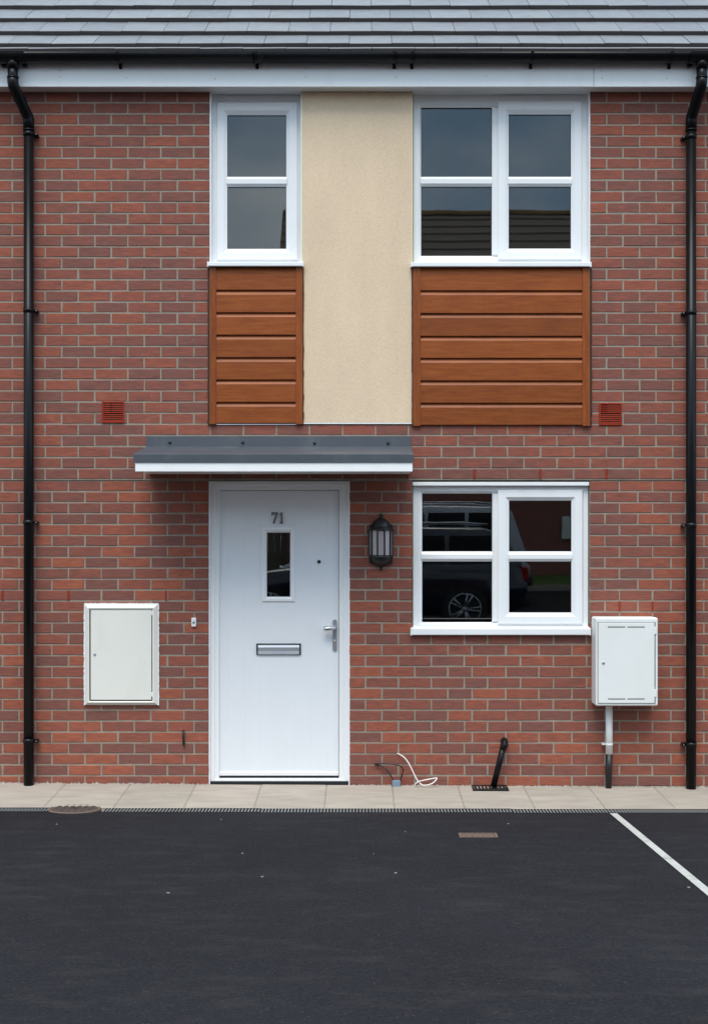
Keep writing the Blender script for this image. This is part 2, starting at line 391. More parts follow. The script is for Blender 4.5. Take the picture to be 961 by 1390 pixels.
# mortar body of the wall with its openings
wall = MB()
xs = sorted({-XE, XE} | {wx(o[0]) for o in OPEN} | {wx(o[2]) for o in OPEN})
zs = sorted({-.3, 4.715, wz(576), wz(651.6), wz(652), wz(861.5)})
solid = {}
for i in range(len(xs)-1):
    for k in range(len(zs)-1):
        mxp = 490 + ((xs[i]+xs[i+1])/2-CX)*F/CD; myp = 740 - ((zs[k]+zs[k+1])/2-CZ)*F/CD
        solid[i, k] = not any(o[0] < mxp < o[2] and o[1] < myp < o[3] for o in OPEN)
y1 = .115
for (i, k), s_ in solid.items():
    if not s_: continue
    a, b, c, d = xs[i], xs[i+1], zs[k], zs[k+1]; y0 = .003 if d < 2.09 else -.0035
    wall.add([(a, y0, c), (b, y0, c), (b, y0, d), (a, y0, d)], [(0, 1, 2, 3)])
    wall.add([(a, y1, c), (b, y1, c), (b, y1, d), (a, y1, d)], [(0, 1, 2, 3)])
    for (di, dk, e) in ((-1, 0, [(a, c), (a, d)]), (1, 0, [(b, c), (b, d)]), (0, -1, [(a, c), (b, c)]), (0, 1, [(a, d), (b, d)])):
        if not solid.get((i+di, k+dk), False):
            (xa, za), (xb, zb) = e; wall.add([(xa, y0, za), (xb, y0, zb), (xb, y1, zb), (xa, y1, za)], [(0, 1, 2, 3)])
wall = wall.build('wall', M['mortar'], house)

def brick_geo(mb, x0, x1, z0, z1, y, depth=.095):
    c = .0022; j = lambda s=.0010: rnd.uniform(-s, s)
    def outline(i, yy, jit):
        xm, zm = (x0+x1)/2, (z0+z1)/2
        pts = [(x0+i, z0+i), (xm, z0+i), (x1-i, z0+i), (x1-i, zm), (x1-i, z1-i), (xm, z1-i), (x0+i, z1-i), (x0+i, zm)]
        return [(x+jit*j(), yy + (j(.0006) if i else 0), z+jit*j()) for x, z in pts]
    v = outline(0, y+depth, 0) + outline(0, y+.003, 1) + outline(c, y, 1)
    f = [tuple(range(16, 24))] + [(a+k, a+(k+1) % 8, a+8+(k+1) % 8, a+8+k) for a in (0, 8) for k in range(8)]
    mb.add(v, f)

FULL = 44.8*CD/F - .0106; BH = 14.85*CD/F - .0104
variants = []
for k in range(14):
    m_ = MB(); brick_geo(m_, -FULL/2, FULL/2, 0, BH, 0); variants.append(m_.mesh('brick', M['brick'], (0, 0, 0)))
HIDE = [(25, 0, 54, 1200), (926, 0, 952, 1200), (113, 818, 217, 959), (801, 835, 895, 962), (816, 955, 834, 1100), (496, 690, 538, 780), (640, 1000, 692, 1080)]
mass = MB(); tone = []; single = []
PXL, PXR = 490 + (-XE-CX)*F/CD, 490 + (XE-CX)*F/CD
for r in range(0, 64):
    yb = course(r); yt = course(r-1) if r else 124.3
    if r == 35: yt = 652.35
    upper = r <= 34
    mid = (max(yt, 125)+yb)/2
    spans = [(PXL, PXR)]
    for o in OPEN:
        if o[1] < mid < o[3]:
            spans = [s for a, b in spans for s in ((a, min(b, o[0])), (max(a, o[2]), b)) if s[1]-s[0] > 3]
    z0 = wz(yb) + .0052; z1 = wz(yt) - .0052 if r else 4.7165
    for a, b in spans:
        if True:
            a_, b_ = a, b
            if upper: js = [(196.0 if r % 2 == 0 else 218.4) + 44.8*n for n in range(-40, 60)]
            else:
                odd = r % 2
                js = [(227.2 if odd else 204.8) + 44.8*n for n in range(-40, 10)] + ([] if odd else [640.8]) + [(661.7 if odd else 686.7) + 44.8*n for n in range(0, 40)]
            js = [a_] + [j for j in js if a_+1 < j < b_-1] + [b_]
            if len(js) > 2 and js[1]-js[0] < 18: js[1] = js[0] + 20.5
            if len(js) > 2 and js[-1]-js[-2] < 18: js[-2] = js[-1] - 20.5
            for p, q_ in zip(js, js[1:]):
                gx0 = .0053 if p != a_ else .001; gx1 = .0053 if q_ != b_ else .001
                jx = rnd.uniform(-.0012, .0012)
                X0, X1 = wx(p)+gx0+jx, wx(q_)-gx1+jx
                yy = rnd.uniform(-.0012, .0012) - (.0065 if upper else 0)
                whole = abs((q_-p)-44.8) < .6 and not upper and p > 2 and q_ < 959 and r < 62
                hid = any(h[0] < q_ and h[2] > p and h[1] < yb and h[3] > yt for h in HIDE)
                if whole and not hid and r != 35: single.append(((X0+X1)/2, yy, z0, z1-z0, X1-X0))
                else:
                    n0 = len(mass.f); brick_geo(mass, X0, X1, z0, z1, yy)
                    t_ = rnd.random()*.95
                    if upper: t_ = t_*.80
                    tone += [t_]*(len(mass.f)-n0)
single.sort(key=lambda s: s[2])
for s in single[300:]:
    n0 = len(mass.f); brick_geo(mass, s[0]-s[4]/2, s[0]+s[4]/2, s[2], s[2]+s[3], s[1]); tone += [rnd.random()]*(len(mass.f)-n0)
proto = None
for k, s in enumerate(single[:300]):
    o = put('brick', variants[k % len(variants)], Vector((s[0], s[1], s[2])), wall)
    o.scale = (s[4]/FULL * (-1 if rnd.random() < .5 else 1), 1, s[3]/BH)
bw = mass.build('brickwork', M['brick_mass'], house, kind='stuff')
at = bw.data.attributes.new('tone', 'FLOAT', 'FACE'); at.data.foreach_set('value', tone)

for px, r in ((93, 45), (3.5, 45), (225.5, 45), (841, 46), (885.6, 46), (644, 34), (733.6, 34), (823.2, 34), (554.4, 34), (281, 34)):
    d = .0115 if r == 34 else .005
    MB().cbox(wx(px)-.0055, wx(px)+.0055, -d, .03, wz(course(r))+.004, wz(course(r-1))-.004, .001).build('weep_vent', M['terracotta'], wall)

# roof
PH = R(35); Y0, Z0 = -.2, 4.952
S = [0, .117, .403, .730, 1.0556, 1.381, 1.706, 2.03]
deck = MB()
def rp(s, n): return (Y0 + s*math.cos(PH) - n*math.sin(PH), Z0 + s*math.sin(PH) + n*math.cos(PH))
ridge = rp(5.2, -.06)
deck.xprof([rp(.1, -.06), ridge, (2*ridge[0]-rp(.1, -.06)[0], rp(.1, -.06)[1]), (2*ridge[0]-rp(.1, -.06)[0], rp(.1, -.12)[1]), rp(.1, -.12)], -XE, XE)
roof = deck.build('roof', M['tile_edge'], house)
TW = .2869
for r in range(len(S)-1):
    gap = S[r+1]-S[r]; tilt = math.asin(min(.9, .033/gap)); L = .42 if r else .26
    vm = []
    for k in range(4):
        b_ = MB(); hw = TW/2 - .0016; th = .031
        a = [rnd.uniform(-.0018, .0018) for _ in range(4)]
        e = [rnd.uniform(-.002, .002) for _ in range(2)]
        v = [(-hw, e[0], a[0]-th), (hw, e[1], a[1]-th), (hw, e[1], a[1]-.004), (-hw, e[0], a[0]-.004),
             (hw, e[1]+.006, a[1]), (-hw, e[0]+.006, a[0]), (-hw, L, a[2]), (hw, L, a[3]), (-hw, L, a[2]-th), (hw, L, a[3]-th)]
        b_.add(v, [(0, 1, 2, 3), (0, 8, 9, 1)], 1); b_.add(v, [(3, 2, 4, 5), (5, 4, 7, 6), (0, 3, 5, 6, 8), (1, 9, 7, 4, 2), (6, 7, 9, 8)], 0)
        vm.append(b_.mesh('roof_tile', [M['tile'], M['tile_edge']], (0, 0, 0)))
    xo = -.031 if r % 2 else .1216
    n = int(XE/TW)+1
    for k in range(-n, n+1):
        x = xo + TW*(k+.5)
        if abs(x) > XE - TW/2: continue
        y, z = rp(S[r] + rnd.uniform(-.0025, .0025), 0)
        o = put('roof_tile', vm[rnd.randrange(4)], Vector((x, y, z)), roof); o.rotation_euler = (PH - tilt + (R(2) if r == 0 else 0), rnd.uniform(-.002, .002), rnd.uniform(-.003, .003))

# fascia, soffit
ZS = 4.717
sof = MB(); sof.box(-XE, XE, -.112, .0, ZS, ZS+.01); sof.box(wx(284.8), wx(801), .0, .115, ZS, ZS+.01); sof.build('soffit', M['soffit'], house)
joint = wx(806, .13)
fas = []
for a, b in ((-XE, joint-.0012), (joint+.0012, XE)):
    o = MB().cbox(a, b, -.13, -.112, ZS-.003, 4.93, .002).build('fascia_board', M['fascia'], house); fas.append(o)
for px, py in ((82, 94.5), (82, 103.5), (172, 104.5), (292, 106), (415, 92.5), (415, 103.5), (538, 104.5), (538, 93.5), (660, 103), (817, 96), (817, 105), (905, 106)):
    c = P(px, py, .13)
    MB().lathe([(.0055, 0), (.0048, -.002), (0, -.003)], c, 'Y', 8).build('nail_cap', M['bead'], fas[0] if px < 806 else fas[1])

# rooms behind the glass
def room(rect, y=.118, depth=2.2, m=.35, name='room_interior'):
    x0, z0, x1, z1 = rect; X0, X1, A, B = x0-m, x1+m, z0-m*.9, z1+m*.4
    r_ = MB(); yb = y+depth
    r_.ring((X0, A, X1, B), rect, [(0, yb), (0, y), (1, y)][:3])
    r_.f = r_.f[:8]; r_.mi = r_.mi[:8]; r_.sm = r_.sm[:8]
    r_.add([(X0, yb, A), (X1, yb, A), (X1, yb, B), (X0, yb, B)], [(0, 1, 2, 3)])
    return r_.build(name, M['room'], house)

# windows
FP = lambda yf, c=.006: [(0, .11), (0, yf+c*.4), (.06, yf), (.70, yf), (1, yf+.016), (1, .11)]
def window(outer, inner, yf, sash, sashin, fixed, bars, sill, sill_d, mull=None):
    """outer / inner ... photo rectangles; yf: depth of the frame face behind the wall"""
    o, i = px_rect(*outer, -yf), px_rect(*inner, -yf)
    m_ = MB().ring(o, i, FP(yf))
    if mull: m_.cbox(wx(mull[0], -yf), wx(mull[1], -yf), yf+.001, .105, i[1], i[3], .008)
    win = m_.build('window', M['upvc'], house)
    lights = []
    if fixed: lights.append((fixed, yf, None))
    ys = yf-.014
    cs = MB().ring(px_rect(*sash, -ys), px_rect(*sashin, -ys), [(0, yf+.02), (0, ys+.004), (.08, ys), (.66, ys), (1, ys+.016), (1, yf+.04)]).build('casement', M['upvc'], win)
    lights.append((sashin, ys, None))
    gk = MB()
    for (lx0, ly0, lx1, ly1), yy, _ in lights:
        (b0, b1) = bars; ym = (b0+b1)/2
        rc = px_rect(lx0, ly0, lx1, ly1, -yy)
        za, zb = wz(b1, -yy), wz(b0, -yy)
        gb = MB(); h = (zb-za); zc_ = (za+zb)/2
        gb.xprof([(yy+.018, za), (yy+.004, zc_-h*.22), (yy+.004, zc_+h*.22), (yy+.018, zb), (yy+.04, zb), (yy+.04, za)], rc[0]-.004, rc[2]+.004)
        gb.build('glazing_bar', M['upvc'], win)
        for (a, b) in ((za, rc[1]), (rc[3], zb)):
            lo, hi = min(a, b), max(a, b)
            MB().box(rc[0]-.006, rc[2]+.006, yy+.026, yy+.030, lo-.006, hi+.006).build('pane', M['glass'], win)
            gk.ring((rc[0]-.002, lo-.002, rc[2]+.002, hi+.002), (rc[0]+.0035, lo+.0035, rc[2]-.0035, hi-.0035), [(0, yy+.0245), (0, yy+.0195), (1, yy+.0225), (1, yy+.0245)])
    gk.build('gasket', M['seal'], win)
    s_ = MB(); sx0, sy0, sx1, sy1 = sill
    zt_, zb_ = wz(sy0, sill_d), wz(sy1, sill_d)
    s_.xprof([(-sill_d, zb_), (-sill_d-.002, zb_+.004), (-sill_d-.002, zt_-.004), (-sill_d+.003, zt_), (yf, zt_+.010), (yf, zb_+.004), (-sill_d+.02, zb_+.004), (-sill_d+.02, zb_)], wx(sx0, sill_d), wx(sx1, sill_d))
    e = .004
    for xx in (wx(sx0, sill_d), wx(sx1, sill_d)): s_.box(xx-e, xx+e, -sill_d-.004, yf-.01, zb_-.003, zt_+.002)
    s_.build('window_sill', M['upvc'], win)
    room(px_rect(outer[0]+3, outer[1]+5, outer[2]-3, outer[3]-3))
    return win
UY = .055
w1 = window((286.3, 126, 407.5, 356), (298.5, 141, 400, 349), UY, (294.3, 137.5, 404, 352.7), (308.3, 154.7, 388.4, 336.8), None, (238.5, 252.3), (282, 355, 411.4, 360.7), .052)
w2 = window((561, 126, 799, 356), (571.6, 144.5, 786, 346.5), UY, (676, 136.3, 790, 352), (690.7, 153.8, 775.4, 336.5), (571.6, 145, 667.7, 346), (238.5, 252), (558, 355.5, 802, 361.3), .052, (667.7, 680))
w3 = window((560.5, 659.5, 798.5, 854.5), (573, 669.8, 789.5, 845), .03, (675.8, 665.3, 790.8, 847.8), (691.2, 679.4, 776, 832), (573, 669.8, 668.2, 840.2), (748.8, 762.3), (558, 853.4, 801.3, 862.2), .034, (668.2, 680))
MB().cbox(wx(560.3, .006), wx(799.6, .006), -.006, .06, wz(659.2, .006), wz(654.2, .006), .002).build('head_trim', M['upvc'], w3)
# cream and white beads down the sides of the first-floor windows
for a, b, m_, d in ((407.6, 409.6, 'upvc', .004), (409.4, 411.2, 'bead', .0145), (558.6, 560.4, 'bead', .0145), (284.6, 286.6, 'upvc', .004), (799, 801.2, 'upvc', .002)):
    MB().cbox(wx(a, d), wx(b, d), -d, .1, wz(356), ZS-.001, .001).build('edge_bead', M[m_], house)

# cream render between the windows
rd = MB(); d = .012
rd.cbox(wx(410.2, d), wx(559.2, d), -d, .11, wz(573.6, d), ZS-.001, .004)
rp_ = rd.build('render_panel', M['render'], house)
MB().cbox(wx(410.5, d+.003), wx(559.2, d+.003), -d-.003, .05, wz(575.4, d), wz(573.7, d), .001).build('stop_bead', M['upvc'], rp_)

# oak coloured cladding panels below the windows
def cladding(x0, y0, x1, y1, st, grooves):
    d = .030
    back = MB().box(wx(x0+2), wx(x1-2), -.004, .1, wz(y1-2), wz(y0))
    pn = back.build('cladding_panel', M['seal'], house)
    for a, b in ((x0, x0+st), (x1-st, x1)):
        MB().rbox(wx(a, d), wx(b, d), -d, -.002, wz(y1, d), wz(y0, d), .004, 2).build('edge_trim', M['wood_v'], pn)
    gs = [y0] + grooves + [y1-1.5]
    db = .024
    for a, b in zip(gs, gs[1:]):
        zb, zt_ = wz(b, db), wz(a, db)
        MB().xprof([(.0, zb+.001), (-db+.002, zb+.001), (-db, zb+.004), (-db, zt_-.030), (-db+.002, zt_-.026), (-.011, zt_-.0085), (-.008, zt_-.0085), (-.008, zt_+.0004), (.0, zt_+.0004)], wx(x0+st, db)-.004, wx(x1-st, db)+.004).build('cladding_board', M['wood'], pn)
    s_ = MB()
    for xx in (x0-.6, x1+.6):
        for k in range(26):
            y = y0+3+(y1-y0-3)*k/26; e = (y1-y0)/26*.62; rr = rnd.uniform(.55, 1.25)
            s_.box(wx(xx-rr), wx(xx+rr), -.018 + rnd.uniform(-.003, .003), .0, wz(y+e*1.65), wz(y))
    s_.build('sealant_bead', M['seal'], pn, kind='stuff')
cladding(284, 361.3, 411, 576, 9.5, [393.4, 423.9, 454.4, 484.9, 515.3, 545.8])
cladding(560.4, 361.8, 801.2, 578.4, 10.5, [394, 425, 456, 486, 516.5, 547])

# front door
DY = .022
o = px_rect(285.2, 652.7, 473.5, 1061.5); i = px_rect(297, 665, 460, 1058)
door = MB().ring(o, i, [(0, .11), (0, DY), (.05, DY-.003), (.45, DY-.003), (.55, DY+.006), (.95, DY+.006), (1, DY+.012), (1, .11)]).build('front_door', M['upvc'], house)
for px in (284.3, 474): MB().cbox(wx(px)-.004, wx(px)+.004, .0, .05, -.02, wz(653), .001).build('sealant_strip', M['sealant'], door)
LY = DY+.028
gl = (362, 723, 393.8, 810.3)
X0, X1, ZB, ZT = wx(297.8, -LY), wx(459.4, -LY), wz(1049.5, -LY), wz(666, -LY)
h0, h1, v0, v1 = wx(gl[0]-2, -LY), wx(gl[2]+2, -LY), wz(gl[3]+2, -LY), wz(gl[1]-2, -LY)
cuts = sorted([X0, X1, h0, h1] + [wx(p, -LY) for p in (311, 333, 355, 400.5, 422, 444)])
gro = {round(wx(p, -LY), 4) for p in (311, 333, 355, 400.5, 422, 444)}
lf = MB(); gw = .0022
for a, b in zip(cuts, cuts[1:]):
    ga = gw if round(a, 4) in gro else 0; gb = gw if round(b, 4) in gro else 0
    for (za, zb) in ([(ZB, v0), (v1, ZT)] if h0-1e-4 <= a and b <= h1+1e-4 else [(ZB, ZT)]):
        lf.add([(a+ga, LY, za), (b-gb, LY, za), (b-gb, LY, zb), (a+ga, LY, zb)], [(0, 1, 2, 3)])
        if ga: lf.add([(a, LY+.0009, za), (a+ga, LY, za), (a+ga, LY, zb), (a, LY+.0009, zb)], [(0, 1, 2, 3)])
        if gb: lf.add([(b-gb, LY, za), (b, LY+.0009, za), (b, LY+.0009, zb), (b-gb, LY, zb)], [(0, 1, 2, 3)])
lf.ring((X0, ZB, X1, ZT), (h0, v0, h1, v1), [(0, LY), (0, LY+.044), (1, LY+.044), (1, LY)])
lf.f = lf.f[:-4]; lf.mi = lf.mi[:-4]; lf.sm = lf.sm[:-4]
lf.build('door_leaf', M['door'], door)
d_ = -(LY-.010)
MB().ring(px_rect(355.3, 716.3, 400.3, 817.3, d_), px_rect(*gl, d_), [(0, LY+.001), (0, LY-.004), (.2, LY-.010), (.55, LY-.010), (.7, LY-.006), (1, LY+.004), (1, LY+.02)]).build('glass_surround', M['upvc'], door)
MB().box(h0+.002, h1-.002, LY+.012, LY+.016, v0+.002, v1-.002).build('pane', M['glass'], door)
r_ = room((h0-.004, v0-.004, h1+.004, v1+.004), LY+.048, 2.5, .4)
MB().ring((X0-.02, ZB-.03, X1+.02, ZT+.02), (X0+.012, ZB+.012, X1-.012, ZT-.012), [(0, LY+.046), (0, LY+.050), (1, LY+.050), (1, LY+.046)]).build('leaf_gap_blocker', M['seal'], door)  # added dark ring behind the leaf, keeps light out of the gap
# sill, weather bar, threshold
MB().cbox(X0, X1, LY-.010, LY+.03, wz(1054.6), wz(1050), .002).build('weather_bar', M['upvc'], door)
MB().box(X0-.002, X1+.002, LY+.002, LY+.05, wz(1059.5), wz(1054.9)).build('door_seal', M['seal'], door)
MB().cbox(wx(285.4), wx(473), DY-.012, .1, -.03, wz(1061.6)+.001, .002).build('threshold', M['bolt'], door)
# letterbox
lb = MB().ring(px_rect(348, 873.8, 408.4, 889, d_), px_rect(350, 875.2, 406.4, 887.6, d_), [(0, LY+.001), (0, LY-.009), (1, LY-.010), (1, LY)]).build('letterbox', M['seal'], door)
MB().xprof([(LY-.001, wz(888.4, d_)), (LY-.014, wz(888.4, d_)), (LY-.011, wz(884, d_)), (LY-.010, wz(879, d_)), (LY-.005, wz(875.6, d_)), (LY-.001, wz(875.6, d_))], wx(350.2, d_), wx(406.2, d_)).build('letter_flap', M['satin'], door)
# handle
pl = MB(); xc = wx(454.4, d_); hw = .0148
za, zb = wz(884, d_), wz(841, d_)
poly = [(xc+hw*math.cos(a), zb-hw+hw*math.sin(a)) for a in [math.pi*k/10 for k in range(11)]] + [(xc-hw*math.cos(a), za+hw-hw*math.sin(a)) for a in [math.pi*k/10 for k in range(11)]]
pl.prism(poly, LY-.010, LY+.001)
hd = pl.build('handle_plate', M['satin'], door)
c0 = Vector((xc, LY-.010, wz(852.5, d_)))
MB().tube([c0, c0+Vector((0, -.030, 0)), c0+Vector((-.008, -.042, 0)), c0+Vector((-.030, -.045, -.002)), c0+Vector((-.055, -.044, -.004)), c0+Vector((-.072, -.040, -.003)), c0+Vector((-.078, -.038, -.003))], [.011, .0105, .011, .0165, .020, .015, .004], 12).build('lever', M['chrome'], door)
MB().lathe([(.0065, 0), (.0065, -.004), (.005, -.005), (0, -.005)], (xc, LY-.010, wz(870, d_)), 'Y', 12).build('lock_cylinder', M['bead'], door)
MB().lathe([(.0125, .001), (.0125, -.004), (.009, -.006), (.008, -.003), (0, -.003)], (wx(433, d_), LY, wz(762.6, d_)), 'Y', 14).build('peephole', M['bolt'], door)
# house number 71
def glyph(pts, x0, x1, y0, y1): return [(wx(x0 + (x1-x0)*u, d_), wz(y1 - (y1-y0)*v, d_)) for u, v in pts]
seven = glyph([(0, .70), (.10, .70), (.20, .84), (.68, .84), (.18, 0), (.46, 0), (1, .90), (1, 1), (.0, 1)], 368.6, 377.2, 695.2, 710.3)
one = glyph([(.0, 0), (1, 0), (1, .08), (.80, .12), (.80, 1), (.60, 1), (.10, .84), (.10, .78), (.38, .82), (.38, .12), (0, .08)], 379.4, 384.4, 695.2, 710.3)
MB().prism(seven, LY-.012, LY+.001).build('numeral', M['numeral'], door, label='silver numeral 7 above the door glass')
MB().prism(one, LY-.012, LY+.001).build('numeral', M['numeral'], door, label='silver numeral 1 above the door glass')

# canopy over the door
D = .58
za = wz(606); zf = wz(616, D); zm = wz(627.4, D); zw = wz(640.2, D)
can = MB().box(wx(184, D)+.004, wx(560, D)-.004, -D+.03, -.009, zw+.012, zf-.012).build('canopy', M['fascia'], house)
cx0, cx1 = wx(181, D), wx(561.2, D)
MB().xprof([(-.008, za), (-D, zf), (-D-.003, zf-.003), (-D-.003, zm), (-D+.012, zm), (-D+.012, zf-.010), (-.008, za-.012)], cx0, cx1).build('canopy_sheet', M['grey_sheet'], can)
s_ = MB()
for x in (cx0, cx1-.003): s_.add([(x, -.0085, za-.001), (x, -D, zf-.001), (x, -D, zm), (x, -.0085, za-.055), (x+.003, -.0085, za-.001), (x+.003, -D, zf-.001), (x+.003, -D, zm), (x+.003, -.0085, za-.055)], [(0, 1, 2, 3), (4, 5, 6, 7), (0, 1, 5, 4), (2, 3, 7, 6), (1, 2, 6, 5), (3, 0, 4, 7)])
s_.build('side_flange', M['grey_sheet'], can)
MB().cbox(wx(183.4, D), wx(560, D), -D+.004, -D+.028, zw, zm+.002, .003).build('canopy_fascia', M['fascia'], can)
MB().xprof([(-.0085, za-.02), (-.016, za-.016), (-.013, wz(592.6)), (-.0085, wz(592))], wx(199), wx(557.6)).build('flashing', M['grey_sheet'], can)
for px, py in ((230.7, 602), (329.6, 602), (427, 603), (526.7, 603)):
    MB().lathe([(.011, 0), (.011, -.004), (.007, -.010), (0, -.011)], P(px, py-1.5, .013), 'Y', 10).build('bolt', M['bolt'], can)

# ------------------------------------------------------------------ rainwater goods
gut = thing('gutter', (0, -.2, 4.85), 'black half round plastic gutter running along the eaves', 'gutter')
gz, gr = 4.909, .056
prof = [(-.2 + gr*math.cos(math.pi + math.pi*k/12), gz + gr*math.sin(math.pi + math.pi*k/12)) for k in range(13)]
prof += [(-.2 + (gr-.004)*math.cos(math.pi*2 - math.pi*k/12), gz + (gr-.004)*math.sin(math.pi*2 - math.pi*k/12)) for k in range(13)]
for a, b in ((-XE, -.6), (-.598, XE)): MB().xprof(prof, a, b, sm=True).build('trough', M['black'], gut)
for px in (163.5, 349, 535, 559, 720, 908, -30, 1010):
    x = wx(px, .14); b_ = MB(); g2 = gr + .0035
    pr = [(-.2 + g2*math.cos(math.pi + math.pi*k/10), gz + g2*math.sin(math.pi + math.pi*k/10)) for k in range(11)]
    pr += [(-.2 + (gr+.0005)*math.cos(math.pi*2 - math.pi*k/10), gz + (gr+.0005)*math.sin(math.pi*2 - math.pi*k/10)) for k in range(11)]
    b_.xprof(pr, x-.011, x+.011)
    b_.xprof([(-.1305, gz), (-.1305, wz(92.5, .14)), (-.139, wz(92.5, .14)), (-.160, wz(84, .14)), (-.150, gz)], x-.010, x+.010)
    b_.lathe([(.006, 0), (.005, -.004), (0, -.005)], (x, -.141, wz(90.5, .14)), 'Y', 8)
    b_.build('gutter_bracket', M['black'], gut)
def downpipe(pt, pb, side, label, ybot, yb):
    dt, db = .2, .062
    r = .0338
    t0 = Vector((wx(pt, dt), -dt, gz-gr-.003)); t1 = P(pt, 113, dt); b0 = P(pb, 160.5, db); b1 = Vector((wx(pb, db), -db, zp(wx(pb), db)))
    dp = thing('drainpipe', (b1.x, -db, b1.z), label, 'drainpipe', 'drainpipes flanking the house')
    o_ = MB().tube([(t0.x, -dt, gz-gr+.02), (t0.x, -dt, gz-gr-.04)], .040, 20)
    o_.xprof([(-.2 + (gr+.006)*math.cos(math.pi + math.pi*k/12), gz + (gr+.006)*math.sin(math.pi + math.pi*k/12)) for k in range(13)] + [(-.2 + (gr+.001)*math.cos(2*math.pi - math.pi*k/12), gz + (gr+.001)*math.sin(2*math.pi - math.pi*k/12)) for k in range(13)], t0.x-.085, t0.x+.085)
    for sx in (-.07, .07): o_.box(t0.x+sx-.013, t0.x+sx+.013, -.165, -.1305, gz-gr-.014, gz-gr+.012)
    o_.build('running_outlet', M['black'], dp)
    MB().tube([t0+Vector((0, 0, -.02)), t1], r, 20).build('top_pipe', M['black'], dp)
    el = MB(); u = (b0-t1)
    e1 = t1 + u*.16; e2 = t1 + u*.84
    el.tube([t1+Vector((0, 0, .045)), t1+Vector((0, 0, .012)), t1 + u*.05 + Vector((0, 0, -.006)), e1, e2, b0 - u*.05 + Vector((0, 0, .006)), b0+Vector((0, 0, -.012)), b0+Vector((0, 0, -.08))], [r+.0035]*8, 20)
    el.tube([t1+Vector((0, 0, .047)), t1+Vector((0, 0, .037))], r+.0058, 20)
    el.tube([b0+Vector((0, 0, -.072)), b0+Vector((0, 0, -.082))], r+.0058, 20)
    el.build('offset_bend', M['black'], dp)
    MB().tube([b0+Vector((0, 0, -.05)), b1+Vector((0, 0, -.004))], r, 24).build('pipe', M['black'], dp)
    for y in yb:
        c_ = P(pb, y, db); k_ = MB().tube([c_+Vector((0, 0, .015)), c_+Vector((0, 0, -.015))], r+.0035, 20)
        for s in (1, -1):
            L_ = .052 if s == side else .040
            k_.box(c_.x + min(s*.03, s*L_), c_.x + max(s*.03, s*L_), -db+.012, -.008, c_.z-.008, c_.z+.008)
        cs = Vector((c_.x+side*.050, -.062, c_.z-.004))
        k_.lathe([(.0115, .055), (.0115, 0), (.008, -.004), (0, -.004)], cs, 'Y', 12)
        k_.lathe([(.004, 0), (.004, -.006), (0, -.0065)], cs, 'Y', 8, mi=1)
        k_.build('pipe_bracket', [M['black'], M['lead']], dp)
    return dp
downpipe(17.5, 39, 1, 'black drainpipe at the left of the facade, nearer the cream meter box', 1063, (181, 421, 709, 1006))
downpipe(952.5, 938, -1, 'black drainpipe at the right of the facade, nearer the white box on a pipe', 1068, (185, 424, 713, 1011))

# ------------------------------------------------------------------ things fixed to the wall
# recessed meter box
mbx = thing('meter_box', P(165, 957, .01), 'cream flush meter cabinet between the left drainpipe and the doorbell', 'meter box')
MB().ring(px_rect(115.5, 820, 215, 957.3), px_rect(122.2, 827.2, 207.8, 951.5), [(0, .0), (0, -.010), (.12, -.016), (.72, -.034), (1, -.030), (1, .02)]).build('frame', M['box_cream'], mbx)
MB().box(wx(121), wx(209), -.006, -.001, wz(952.5), wz(826)).build('back_plate', M['dark_slot'], mbx)
MB().cbox(wx(123, .028), wx(205.6, .028), -.028, -.008, wz(950.4, .028), wz(828.2, .028), .002).build('cabinet_door', M['box_cream'], mbx)
MB().lathe([(.009, 0), (.009, -.004), (.006, -.005), (.003, -.003), (0, -.003)], P(128.6, 888.5, .028), 'Y', 14).build('lock', M['satin'], mbx)
for y in (831.5, 942):
    MB().cbox(wx(204.6, .031), wx(208.6, .031), -.031, -.012, wz(y+4, .031), wz(y-2, .031), .001).build('hinge', M['box_cream'], mbx)
s_ = MB()
for k in range(40):
    for xx in (115, 215.4):
        y = 820 + k*3.43; rr = rnd.uniform(.4, 1.1); s_.box(wx(xx-rr), wx(xx+rr), -.012, -.002, wz(y+3.6), wz(y))
    x = 115 + k*2.5; rr = rnd.uniform(.3, .9); s_.box(wx(x), wx(x+2.7), -.012, -.002, wz(820+rr), wz(819.4-rr))
s_.build('sealant_edge', M['sealant'], mbx, kind='stuff')

# surface-mounted meter box
dB = .19
gbx = thing('meter_box', P(848, 959, .1), 'white surface mounted meter box on a pipe below the right end of the window', 'meter box')
MB().rbox(wx(809, dB)-.002, wx(893.2, dB), -dB, -.002, wz(958.8, dB), wz(838.5, dB), .012, 3).build('box_body', M['box_white'], gbx)
MB().box(wx(811.2, dB), wx(889.6, dB), -dB-.0012, -dB+.004, wz(955.4, dB), wz(844.8, dB)).build('door_gap', M['dark_slot'], gbx)
MB().cbox(wx(811.9, dB), wx(888.4, dB), -dB-.0045, -dB, wz(954.8, dB), wz(845.5, dB), .002).build('cabinet_door', M['box_white'], gbx)
for y in (851.2, 949):
    for a, b in ((825, 848.5), (851.5, 875)):
        MB().box(wx(a, dB), wx(b, dB), -dB-.0056, -dB-.003, wz(y+.55, dB), wz(y-.55, dB)).build('vent_slot', M['dark_slot'], gbx)
MB().lathe([(.009, 0), (.009, -.004), (.004, -.005), (0, -.003)], P(819, 900, dB+.0045), 'Y', 14).build('lock', M['satin'], gbx)
for y in (856, 941):
    MB().cbox(wx(888, dB), wx(891, dB), -dB-.006, -dB+.002, wz(y+5, dB), wz(y-5, dB), .001).build('hinge', M['box_white'], gbx)
sp = thing('service_pipe', P(826.5, 1068, .05), 'white service pipe with black lower sleeve running up to the white meter box', 'service pipe')
xa = wx(826.7, .05)
